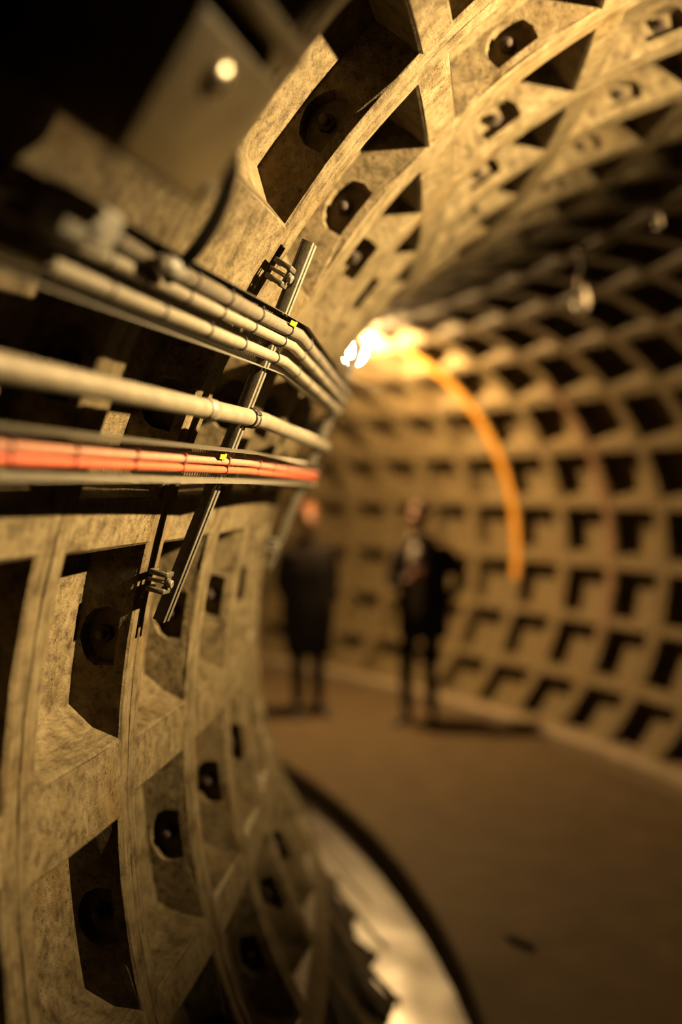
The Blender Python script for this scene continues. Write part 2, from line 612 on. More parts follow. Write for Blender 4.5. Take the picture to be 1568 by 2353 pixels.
# coloured hoops laid on two ribs of the right wall
def hoop(k, a0, a1, mat, nm, label, hw=.075):
    mb = MB()
    nn = 60
    prof = [(-hw, .9995), (-hw, .9955), (hw, .9955), (hw, .9995)]
    for i in range(nn):
        p0, p1 = a0 + (a1 - a0) * i / nn, a0 + (a1 - a0) * (i + 1) / nn
        for (d0, r0), (d1, r1) in zip(prof, prof[1:]):
            mb.face([Wp(k + d0, r0, p0), Wp(k + d1, r1, p0), Wp(k + d1, r1, p1), Wp(k + d0, r0, p1)], 0)
    o = mb.build(nm, mat)
    tag(o, label, 'hoop', kind='structure')
hoop(15, -8, 70, M_OCHRE, 'trim_3', 'bright ochre band on a rib of the right wall behind the people')
hoop(13, -20, 50, M_RUST, 'trim_4', 'dull rust coloured band on a rib of the right wall')

# ------------------------------------------------------------------ supports for the services on the left wall
SUP = [-4.9, -1.9, 1.2, 4.2, 7.2, 10.2]
def TS(k, r, ph):
    """tray space: straight from support to support"""
    k = max(SUP[0], min(SUP[-1], k))
    for a, b_ in zip(SUP, SUP[1:]):
        if k <= b_:
            t = (k - a) / (b_ - a)
            return Wp(a, r, ph).lerp(Wp(b_, r, ph), t)

def tframe(k, ph):
    et = (TS(k + .1, .95, ph) - TS(k - .1, .95, ph)).normalized()
    er = frame(k, ph)[2]
    er = (er - et * er.dot(et)).normalized()
    return et, er.cross(et).normalized(), er

def strut(k, label, p0=145.6, p1=169.8):
    A, B = Wp(k, .979, p0), Wp(k, .979, p1)
    mid = (A + B) / 2
    et, ep, er = frame(k, (p0 + p1) / 2)
    L = (B - A).length
    ax = (B - A).normalized()
    side = et
    out = -er
    out = (out - ax * out.dot(ax)).normalized()
    side = ax.cross(out)
    if side.dot(et) < 0: side = -side
    root = empty('strut_channel', mid, label, 'support channel', 'upright support channels on the left wall')
    w, d, t = .037, .022, .003
    mb = MB()
    mb.box(mid - out * (d / 2 - t / 2), ax, side, out, L, w, t, .0006)
    for s in (-1, 1):
        mb.box(mid + side * s * (w / 2 - t / 2), ax, side, out, L, t, d, .0006)
    mb.build('channel', M_STRUT_SHADED, root)
    for s in (-1, 1):
        mb = MB()
        mb.box(mid + side * s * (w / 2 - .0065) + out * (d / 2 - t / 2), ax, side, out, L, .012, t, .0006)
        mb.box(mid + side * s * (w / 2 - .011) + out * (d / 2 - .004), ax, side, out, L, t, .006, .0006)
        mb.build('lip', M_STEEL, root)
    return root, A, B, ax, side, out

def beam_clamp(P, et, ep, er, label, upper):
    """C shaped flange clamp with a set screw gripping the rib"""
    root = empty('beam_clamp', P, label, 'clamp', 'clamps holding the support channels to the ribs')
    mb = MB()
    for s in (-1, 1):
        c = P + ep * s * .016
        mb.box(c + er * .015, et, ep, er, .036, .010, .009, .002)
        mb.box(c - et * .016, et, ep, er, .009, .010, .036, .002)
        mb.box(c - er * .014, et, ep, er, .038, .010, .009, .002)
        mb.box(c + et * .016 - er * .008, et, ep, er, .009, .010, .014, .002)
    mb.box(P + et * .003 - er * .0135, et, ep, er, .022, .036, .006, .001)
    mb.build('jaw', M_CLAMP, root)
    mb = MB()
    c = P - er * .014 - et * .004
    mb.lathe(c, -er, [(.0038, -.036), (.0038, .012)], 10)
    mb.lathe(c, -er, [(.008, .003), (.0088, .005), (.0088, .010), (.008, .012)], 6)
    mb.build('set_screw', M_STEEL, root)
    mb = MB()
    mb.tube([P + et * .018 - er * .008 + ep * .016, P + et * .035 - er * .003 + ep * .015, P + et * .04, P + et * .035 - er * .003 - ep * .015, P + et * .018 - er * .008 - ep * .016], .0035, 8)
    mb.build('hook_bolt', M_CLAMP, root)
    return root

STR = [(-1.9, 'dark upright support channel at the far left behind the trays, nearest of the channels'),
       (1.0, 'sharp steel support channel crossing behind both cable trays, clamped at its ends'),
       (4.0, 'blurred pale support channel beyond the sharp one, at the bend of the left wall')]
for k, lb in STR:
    root, A, B, ax, side, out = strut(k, lb)
    if k > 0:
        for P0, up, w in ((A + ax * .075, True, 'top'), (B - ax * .075, False, 'bottom')):
            ph = 148. if up else 167.
            et, ep, er = frame(k, ph)
            P = P0 - out * .02 - side * .034
            beam_clamp(P, et, ep, er, ('dark steel clamp at the %s of the sharp support channel' if k == 1 else 'pale blurred clamp at the %s of the farther support channel') % w, up)

# ------------------------------------------------------------------ cable trays
def tray(name, label, rb, p0, p1, lip, ka, kb, hole_rows, group):
    o0 = TS((ka + kb) / 2, rb, (p0 + p1) / 2)
    root = empty(name, o0, label, 'cable tray', group)
    st = .027
    n = int((kb - ka) / st)
    mb = MB()
    pr = [p0 + (p1 - p0) * f for f in (0, .08, .2, .34, .46, .54, .66, .8, .92, 1)]
    th = .0007
    for i in range(n):
        k0, k1 = ka + i * st, ka + (i + 1) * st
        kh = k0 + st * .62
        for q in range(9):
            for (a, b_, hole) in ((k0, kh, q in hole_rows), (kh, k1, False)):
                if hole:
                    # edges of the slot give the sheet its thickness
                    for (x0, x1, y0, y1) in ((a, a, pr[q], pr[q + 1]), (b_, b_, pr[q], pr[q + 1]), (a, b_, pr[q], pr[q]), (a, b_, pr[q + 1], pr[q + 1])):
                        mb.face([TS(x0, rb, y0), TS(x1, rb, y1), TS(x1, rb + th, y1), TS(x0, rb + th, y0)])
                    continue
                for r_ in (rb, rb + th):
                    mb.face([TS(a, r_, pr[q]), TS(b_, r_, pr[q]), TS(b_, r_, pr[q + 1]), TS(a, r_, pr[q + 1])])
    mb.build('base', M_TRAY, root, recalc=False)
    for p, s in ((p0, -1), (p1, 1)):
        mb = MB()
        dpt = .045 * s
        m2 = int((kb - ka) / .1)
        for i in range(m2):
            a, b_ = ka + (kb - ka) * i / m2, ka + (kb - ka) * (i + 1) / m2
            prof = [(rb + th, p), (rb - lip, p), (rb - lip - .0006, p + dpt * .5), (rb - lip, p + dpt), (rb + th, p + dpt), (rb + th, p)]
            for (r0, q0), (r1, q1) in zip(prof, prof[1:]):
                mb.face([TS(a, r0, q0), TS(a, r1, q1), TS(b_, r1, q1), TS(b_, r0, q0)])
        mb.build('lip', M_TRAY if s < 0 else M_STEEL, root)
    return root

tray('cable_tray', 'upper perforated steel cable tray carrying three grey cables along the left wall', .9595, 149.8, 153.15, .0125, -4.5, 9.5, (1, 3, 5, 7), 'cable trays on the left wall')
tray('cable_tray', 'lower narrow steel cable tray carrying red cables along the left wall', .949, 158.5, 160.45, .0115, -4.5, 9.5, (1, 3, 5, 7), 'cable trays on the left wall')

def cable(name, label, r, ph, rad_m, mat, ka, kb, ties=None, tie_mat=None, group=None, wob=.0004, seed=0, sag=None):
    o0 = TS((ka + kb) / 2, r, ph)
    root = empty(name, o0, label, 'cable', group)
    pts = []
    n = int((kb - ka) / .07)
    for i in range(n + 1):
        k = ka + (kb - ka) * i / n
        w = noise.noise(Vector((k * 1.6, seed * 7.7, 0)))
        pts.append(TS(k, r - abs(w) * wob, ph + w * wob * 90))
    mb = MB()
    mb.tube(pts, rad_m, 14)
    mb.build('sheath', mat, root)
    for kt in ties or []:
        mb = MB()
        et, ep, er = tframe(kt, ph)
        w = noise.noise(Vector((kt * 1.6, seed * 7.7, 0)))
        c = TS(kt, r - abs(w) * wob, ph + w * wob * 90)
        ring = [c + (ep * math.cos(a) + er * math.sin(a)) * (rad_m + .0012) + et * .0012 * math.sin(a * 2) for a in [2 * PI * q / 18 for q in range(19)]]
        mb.tube(ring, .0016, 6)
        mb.box(c - ep * (rad_m + .002) - er * .004, et, ep, er, .005, .004, .006, .001)
        mb.build('cable_tie', tie_mat, root)
    return root

TIES_A = [-1.75, -1.45, -1.02, -.62, -.36, -.05, .27, .62, 1.02, 1.5, 1.95, 2.45, 2.9, 3.5]
TIES_B = [-1.6, -1.2, -.86, -.52, -.15, .25, .62, 1.05, 1.6, 2.1, 2.6, 3.2]
G = 'grey cables in the upper tray'
cable('cable', 'thick dusty grey cable, topmost in the upper tray', .9525, 150.52, .0125, M_DUSTY, -4.4, 9.4, TIES_A, M_TIE, G, seed=1)
cable('cable', 'pale grey cable just below the topmost one in the upper tray', .953, 151.3, .0098, M_GREY, -4.4, 9.4, [t + .015 for t in TIES_A], M_TIE, G, seed=2)
cable('cable', 'pale grey cable lying alone along the bottom of the upper tray', .953, 152.4, .0102, M_GREY, -4.4, 9.4, TIES_B, M_TIE, G, seed=3)
G = 'red cables in the lower tray'
TIES_C = [-1.55, -1.12, -.78, -.42, .0, .42, .9, 1.45, 1.95, 2.5]
cable('cable', 'dusty faded red cable, upper of the red pair in the lower tray', .944, 159.25, .0066, M_REDDUST, -4.4, 9.4, TIES_C, M_REDTIE, G, seed=5)
cable('cable', 'bright red cable, lower of the red pair in the lower tray', .9437, 159.75, .0066, M_RED, -4.4, 9.4, [t + .01 for t in TIES_C], M_REDTIE, G, seed=6)

# the grey conduit pipe
PR, PPH, PRAD = .9475, 156.35, .0165
root = empty('conduit_pipe', TS(1, PR, PPH), 'thick pale grey conduit pipe running between the two cable trays', 'pipe')
mb = MB()
ptsp = [TS(-4.4 + 13.8 * i / 140, PR, PPH) for i in range(141)]
mb.tube(ptsp, PRAD, 20)
mb.build('tube', M_PIPE, root)
for kc in (.55, -1.1):
    mb = MB()
    et, ep, er = tframe(kc, PPH)
    c = TS(kc, PR, PPH)
    mb.lathe(c, et, [(PRAD, -.03), (PRAD + .0018, -.03), (PRAD + .0022, 0), (PRAD + .0018, .012), (PRAD, .012)], 20)
    if kc < 0:
        mb.build('coupling', M_BLACK, root)
    else:
        mb.build('coupling', M_PIPE, root)
# pipe clip on the sharp channel
def pipe_clip(k, label):
    et, ep, er = tframe(k, PPH)
    c = TS(k, PR, PPH)
    root = empty('pipe_clip', c, label, 'pipe clip', 'clips holding the conduit pipe')
    mb = MB()
    for s in (-1, 1):
        ring = [c + et * s * .011 + (ep * math.cos(a) + er * math.sin(a)) * (PRAD + .0015) for a in [2 * PI * q / 26 for q in range(27)]]
        mb.tube(ring, .0022, 6)
    mb.build('wire_band', M_TIE, root)
    mb = MB()
    mb.lathe(c, et, [(PRAD + .0005, -.0095), (PRAD + .0016, -.0095), (PRAD + .0016, .0095), (PRAD + .0005, .0095)], 26)
    mb.build('saddle', M_STEEL, root)
    mb = MB()
    mb.box(c - er * (PRAD + .0025) * .72 + ep * (PRAD + .0025) * -.72, et, (ep - er).normalized(), (er + ep).normalized(), .026, .008, .004, .001)
    mb.build('screw_bar', M_TIE, root)
pipe_clip(1.03, 'shiny steel clip with black edges holding the conduit pipe at the sharp channel')

# ------------------------------------------------------------------ tags, boxes, wires on the trays
def tagstrip(k, r, ph, L, label, tilt=.0):
    et, ep, er = tframe(k, ph)
    mb = MB()
    c = TS(k, r, ph)
    mb.box(c, (et + ep * tilt).normalized(), ep, er, L, .009, .0016, .0005)
    mb.box(c + et * L * .42, et, ep, er, .006, .012, .003, .0008)
    tag(mb.build('cable_tag', M_YELLOW, origin=c), label, 'cable tag', 'yellow tags on the trays')
tagstrip(.98, .946, 150.05, .036, 'small yellow tag under the upper lip of the upper cable tray')
tagstrip(.78, .9387, 158.85, .028, 'small yellow tag above the red cables in the lower cable tray')

# pale junction box on the upper tray, near the camera
kj, pj = -.93, 150.4
et, ep, er = tframe(kj, pj)
cj = TS(kj, .936, pj) 
root = empty('junction_box', cj, 'pale plastic junction box blurred on top of the upper tray cables at left', 'junction box')
mb = MB()
mb.box(cj, et, ep, er, .12, .048, .034, .006)
mb.build('box_body', M_PLASTIC, root)
mb = MB()
mb.box(cj - er * .0185, et, ep, er, .114, .042, .006, .002)
mb.build('lid', M_PLASTIC, root)
mb = MB()
mb.lathe(cj - er * .0205 + et * .004 + ep * .006, -er, [(.009, 0), (.009, .003), (.006, .0035), (.0005, .0035)], 14)
mb.build('knockout', M_TIE, root)
mb = MB()
mb.lathe(cj + et * .058, et, [(.010, 0), (.010, .012), (.008, .016), (.008, .03), (.006, .034)], 12)
mb.build('gland', M_DUSTY, root)

# a pale connector further along
kk, pk_ = -.33, 150.45
et, ep, er = tframe(kk, pk_)
cc = TS(kk, .939, pk_)
root = empty('cable_connector', cc, 'small pale cable connector where the black cable drops into the upper tray', 'connector')
mb = MB()
mb.lathe(cc, et, [(.009, -.03), (.013, -.026), (.0135, .006), (.011, .01), (.011, .026), (.008, .03)], 16)
mb.build('shell', M_PLASTIC, root)
mb = MB()
mb.lathe(cc - et * .03, -et, [(.0085, 0), (.0085, .014), (.006, .018)], 12)
mb.build('cap', M_DUSTY, root)

# loose tie tail sticking out past the bend of the tray
mb = MB()
p0 = TS(3.0, .943, 149.7)
a, b_, c_ = frame(3., 149.7)
mb.tube([p0, p0 - c_ * .03 + a * .03, p0 - c_ * .065 + a * .05 - b_ * .0, p0 - c_ * .105 + a * .05 - b_ * .012], .0022, 6)
tag(mb.build('loose_wire', M_DUSTY, origin=p0), 'thin loose wire end sticking out from the upper tray at the bend', 'wire')

# metal housing near the camera, upper left
kh, ph_ = -1.02, 145.75
et, ep, er = frame(kh, ph_)
ch = Wp(kh, .940, ph_)
root = empty('equipment_housing', ch, 'blurred metal equipment housing on the lining at upper left, close to the camera', 'housing')
mb = MB()
mb.box(ch, et, ep, er, .20, .15, .165, .006, segs=3)
mb.build('body', M_HOUSING, root)
mb = MB()
mb.box(ch - ep * .086, et, ep, er, .18, .026, .13, .004)  # black block filling the gap between body and plate
mb.build('gap_block', M_HOUSINGD, root)
mb = MB()
mb.box(ch - ep * .11 - er * .002, et, ep, er, .235, .024, .17, .004)
mb.build('mounting_plate', M_HOUSING, root)
mb = MB()
mb.lathe(ch + et * .098 + ep * .0 - er * .062, et, [(.016, 0), (.016, .012), (.012, .014), (.012, .022), (.009, .026)], 14)
mb.build('gland', M_STEEL, root)
mb = MB()
mb.lathe(ch - er * .082 - ep * .034 - et * .02, -er, [(.02, 0), (.0185, .004), (.015, .008), (.009, .0105), (.0005, .0115)], 18)
mb.build('glint_dome', M_GLINT, root)  # dome added so the housing shows a bright lamp glint
mb = MB()
mb.lathe(ch - er * .082 + et * .08 + ep * .055, -er, [(.006, 0), (.006, .005), (.004, .006), (.0005, .006)], 10)
mb.build('lid_screw', M_STEEL, root)

# black cable from the housing down to the connector
s0 = ch + et * .11 + ep * .0 - er * .062
e0 = TS(-.33, .939, 150.95)
p1 = s0 + et * .08 + ep * .03
p2 = e0 + Vector((0, 0, .07)) + et * .09 - er * .02
pts = []
for i in range(25):
    t = i / 24
    pts.append(s0 * (1 - t) ** 3 + p1 * 3 * t * (1 - t) ** 2 + p2 * 3 * t * t * (1 - t) + e0 * t ** 3)
mb = MB()
mb.tube(pts, .0095, 10)
tag(mb.build('black_cable', M_BLACK, origin=s0), 'black flex hanging from the blurred housing down to the upper cable tray', 'cable')

# ------------------------------------------------------------------ lamps along the crown
def hanging_lamp(k, drop, label, lit=False, big=1., ph=90):
    top = Wp(k, 1.0, ph)
    root = empty('hanging_lamp', top, label, 'lamp')
    dn = Vector((0, 0, -1))
    mb = MB()
    mb.lathe(top, dn, [(.03 * big, -.005), (.03 * big, .014), (.022 * big, .02), (.006, .022)], 16)
    mb.build('ceiling_rose', M_CORD, root)
    mb = MB()
    mb.tube([top + dn * .015, top + dn * (drop * .5), top + dn * drop], .011 * big, 8)
    mb.build('cord', M_CORD, root)
    c = top + dn * drop
    mb = MB()
    mb.lathe(c, dn, [(.012 * big, -.01), (.02 * big, 0), (.024 * big, .01), (.024 * big, .055 * big), (.02 * big, .06 * big)], 16)
    mb.build('lamp_holder', M_HOLDER, root)
    c2 = c + dn * .058 * big
    mb = MB()
    mb.lathe(c2, dn, [(r_ * big, h_ * big) for r_, h_ in [(.017, 0), (.022, .012), (.034, .04), (.041, .07), (.042, .095), (.038, .125), (.026, .142), (.012, .15), (.0005, .151)]], 20)
    mb.build('bulb', M_GLOW if lit else M_OPAL, root)
    return c2 + dn * .08

hanging_lamp(8.65, .13, 'unlit white bulb hanging on its cord from the dark crown of the tunnel')
hanging_lamp(7.02, .0, 'small unlit bulb close under the crown at upper right', big=.45)
def globe_lamp(k, ph, label):
    et, ep, er = frame(k, ph)
    c = Wp(k, .999, ph)
    root = empty('globe_lamp', c, label, 'lamp')
    mb = MB()
    mb.lathe(c, -er, [(.05, 0), (.052, .012), (.045, .03), (.03, .05)], 24)
    mb.build('base', M_CLAMP, root)
    mb = MB()
    g = c - er * .115
    mb.lathe(g, -er, [(.072 * math.sin(a), -.072 * math.cos(a)) for a in [.12 + (PI - .12) * q / 12 for q in range(13)]], 24)
    mb.build('globe', M_GLOW, root)
globe_lamp(15.2, 85, 'glaring round lamp on the crown of the tunnel at the bend')

def shaded_lamp(k, r, ph, label):
    """bulb in a half round shade, added out of view to keep light off floor and right wall"""
    et, ep, er = frame(k, ph)
    c = Wp(k, r, ph)
    up = Vector((0, 0, 1))
    lf = Vector((et.y, -et.x, 0)) * -1          # towards the left wall
    root = empty('shaded_lamp', c, label, 'lamp')
    mb = MB()
    top = Wp(k, 1.0, ph)
    mb.tube([Vector((c.x, c.y, c.z + .1)), Vector((c.x, c.y, top.z + .05))], .011, 10)
    mb.build('stem', M_CLAMP, root)
    mb = MB()
    RR = .125
    def ring(a, z):   # a measured from the left axis, positive forwards
        return c + (lf * math.cos(a) + et * math.sin(a)) * RR + up * z
    A0, A1 = SHADE_F, 2 * PI - rad(50)
    nn = 40
    # the added shade's rear edge slants to cut light off the upper left lining
    BACK = [(-.067, 52), (-.05, 43), (-.0406, 34), (-.034, 20), (-.0275, 10), (-.015, 9), (.015, 10), (.038, 9)]
    for (z0, b0), (z1, b1) in zip(BACK, BACK[1:]):
        for i in range(nn):
            def f(t, z, bk, q):
                a_ = A0 + (2 * PI - rad(bk) - A0) * t / nn
                return c + (ring(a_, z) - c - up * z) * q + up * z
            for q in (1, 1.012):
                mb.face([f(i, z0, b0, q), f(i + 1, z0, b0, q), f(i + 1, z1, b1, q), f(i, z1, b1, q)])
    for z in (-.067, -.069, .038, .04):
        rr_ = .108 if z < 0 else RR * 1.012
        mb.face([c + (lf * math.cos(2 * PI * i / 48) + et * math.sin(2 * PI * i / 48)) * rr_ + up * z for i in range(48)])
        if z < 0:
            for i in range(nn):
                a, b_ = A0 + (A1 - A0) * i / nn, A0 + (A1 - A0) * (i + 1) / nn
                f = lambda a_, q: c + (lf * math.cos(a_) + et * math.sin(a_)) * q + up * z
                mb.face([f(a, .107), f(b_, .107), f(b_, RR * 1.012), f(a, RR * 1.012)])
    mb.build('shade', M_ADDED_SHADE, root, recalc=False)  # added sheet that masks part of the lamp's light
    mb = MB()
    mb.lathe(c, up, [(.015, .1), (.018, .07), (.018, .045), (.012, .04)], 14)
    mb.build('lamp_holder', M_HOLDER, root)
    mb = MB()
    mb.lathe(c, -up, [(.008, -.036), (.014, -.028), (.02, -.012), (.021, .004), (.0175, .014), (.009, .02), (.0005, .022)], 18)
    mb.build('bulb', M_BULB, root)
SHADE_F = rad(66)
shaded_lamp(1.03, .755, 82, 'glowing bulb near the crown out of view, in an added shade that masks its light')

# ------------------------------------------------------------------ people
def eval_mesh(o):
    dg = bpy.context.evaluated_depsgraph_get()
    dg.update()
    me = bpy.data.meshes.new_from_object(o.evaluated_get(dg))
    return me

def skin_bm(verts, edges, sub=2, root=0):
    """skin-modifier body from joints; verts: (x,y,z,rx,ry) -> mesh"""
    me = bpy.data.meshes.new('tmp')
    me.from_pydata([v[:3] for v in verts], edges, [])
    o = bpy.data.objects.new('tmp', me)
    COL.objects.link(o)
    sk = o.modifiers.new('s', 'SKIN')
    sk.use_smooth_shade = True
    for i, v in enumerate(verts):
        d = me.skin_vertices[0].data[i]
        d.radius = (v[3], v[4] if len(v) > 4 else v[3])
        d.use_root = (i == root)
    if sub:
        sb = o.modifiers.new('b', 'SUBSURF')
        sb.levels = sub
    r = eval_mesh(o)
    bpy.data.objects.remove(o)
    return r

def remesh(meshes, voxel, smooth=6):
    bm = bmesh.new()
    for me in meshes:
        bm.from_mesh(me)
    me = bpy.data.meshes.new('tmp')
    bm.to_mesh(me)
    bm.free()
    o = bpy.data.objects.new('tmp', me)
    COL.objects.link(o)
    rm = o.modifiers.new('r', 'REMESH')
    rm.mode = 'VOXEL'
    rm.voxel_size = voxel
    rm.use_smooth_shade = True
    sm = o.modifiers.new('m', 'SMOOTH')
    sm.factor = .5
    sm.iterations = smooth
    r = eval_mesh(o)
    bpy.data.objects.remove(o)
    for p in r.polygons:
        p.use_smooth = True
    return r

def ellipsoid(c, rx, ry, rz, n=20, rot=None):
    bm = bmesh.new()
    bmesh.ops.create_uvsphere(bm, u_segments=n, v_segments=n // 2 + 2, radius=1)
    for v in bm.verts:
        p = Vector((v.co.x * rx, v.co.y * ry, v.co.z * rz))
        if rot: p = rot @ p
        v.co = p + Vector(c)
    me = bpy.data.meshes.new('tmp')
    bm.to_mesh(me)
    bm.free()
    return me

def head_meshes(hc, rot):
    """face looks along local -y; hc = head centre"""
    hc = Vector(hc)
    out = []
    def E(c, a, b_, c_):
        out.append(ellipsoid(hc + rot @ Vector(c), a, b_, c_, 20, rot))
    E((0, .012, .03), .075, .093, .092)         # skull
    E((0, -.022, -.035), .06, .07, .085)        # face
    E((0, -.05, -.095), .03, .03, .022)         # chin
    E((0, -.082, .018), .05, .018, .014)        # brow
    E((0, -.098, -.02), .013, .022, .028)       # nose
    E((0, -.105, -.032), .017, .016, .012)      # nose tip
    E((0, -.085, -.067), .025, .014, .007)      # upper lip
    E((0, -.083, -.078), .022, .014, .007)      # lower lip
    for s in (-1, 1):
        E((s * .03, -.078, -.002), .0145, .012, .009)   # eyes
        E((s * .04, -.068, -.035), .022, .02, .02)      # cheeks
        E((s * .076, .012, -.012), .011, .022, .033)    # ears
    return out

def hand_meshes(wrist, fwd, palm_n, side, scale=1., curl=.6):
    """palm with four unequal bent fingers and a thumb; fwd = towards the finger tips, side = thumb side"""
    w = Vector(wrist)
    fwd, palm_n, side = Vector(fwd).normalized(), Vector(palm_n).normalized(), Vector(side).normalized()
    out = []
    rotm = Matrix((side, palm_n, fwd)).transposed()
    out.append(ellipsoid(w + fwd * .05 * scale, .04 * scale, .015 * scale, .054 * scale, 14, rotm))
    for i, L in enumerate((.072, .08, .074, .058)):
        base = w + fwd * .085 * scale + side * (.029 - .0195 * i) * scale
        vs = [(*(w + fwd * .045 * scale + side * (.022 - .015 * i) * scale), .009), (*base, .0088)]
        d = fwd.copy()
        p = base
        for q in range(3):
            ang = curl * (.5 + .35 * q)
            d = (fwd * math.cos(ang) + palm_n * math.sin(ang)).normalized()
            p = p + d * L * scale * (.42, .33, .25)[q]
            vs.append((*p, .0083 - .0007 * q))
        out.append(skin_bm(vs, [(j, j + 1) for j in range(4)], 1))
    b0 = w + fwd * .02 * scale + side * .026 * scale
    b1 = b0 + (fwd * .55 + side * .75 + palm_n * .25).normalized() * .04 * scale
    b2 = b1 + (fwd * .9 + side * .25 + palm_n * .3).normalized() * .03 * scale
    b3 = b2 + (fwd * .95 + palm_n * .35).normalized() * .024 * scale
    out.append(skin_bm([(*b0, .012), (*b1, .0105), (*b2, .0092), (*b3, .008)], [(0, 1), (1, 2), (2, 3)], 1))
    return out

def add_mesh(me, name, mat, parent):
    me.materials.clear()
    me.materials.append(mat)
    me.name = name
    o = bpy.data.objects.new(name, me)
    COL.objects.link(o)
    o.parent = parent
    return o

def shoe_mesh(heel, direction, L=.27):
    d = Vector((direction[0], direction[1], 0)).normalized()
    s = Vector((-d.y, d.x, 0))
    bm = bmesh.new()
    rings = []
    prof = [(-.03, .032, .085), (0, .038, .105), (.05, .038, .10), (.10, .042, .075), (.16, .047, .058), (.21, .045, .048), (.245, .03, .036), (.262, .008, .02)]
    for (x, w, h) in prof:
        c = Vector(heel) + d * x
        rg = []
        for q in range(12):
            a = 2 * PI * q / 12
            z = h / 2 + math.sin(a) * h / 2
            rg.append(bm.verts.new(c + s * w * math.cos(a) * (1.0 if math.sin(a) < .3 else .85) + Vector((0, 0, max(.002, z)))))
        rings.append(rg)
    for A, B in zip(rings, rings[1:]):
        for q in range(12):
            bm.faces.new((A[q], A[(q + 1) % 12], B[(q + 1) % 12], B[q])).smooth = True
    bm.faces.new(rings[0][::-1])
    bm.faces.new(rings[-1])
    me = bpy.data.meshes.new('tmp')
    bmesh.ops.recalc_face_normals(bm, faces=list(bm.faces))
    bm.to_mesh(me)
    bm.free()
    return me

def loft(rings, n=28):
    """rings: (cx, cy, z, rx, ry) -> closed lofted garment"""
    bm = bmesh.new()
    rr = []
    for (cx, cy, z, rx, ry) in rings:
        rr.append([bm.verts.new((cx + rx * math.cos(2 * PI * q / n) * (1 + .02 * math.sin(q * 2.3 + z * 9)), cy + ry * math.sin(2 * PI * q / n) * (1 + .03 * math.sin(q * 1.7 + z * 7)), z)) for q in range(n)])
    for A, B in zip(rr, rr[1:]):
        for q in range(n):
            bm.faces.new((A[q], A[(q + 1) % n], B[(q + 1) % n], B[q])).smooth = True
    bm.faces.new(rr[0][::-1])
    bm.faces.new(rr[-1])
    me = bpy.data.meshes.new('tmp')
    bmesh.ops.recalc_face_normals(bm, faces=list(bm.faces))
    bm.to_mesh(me)
    bm.free()
    return me

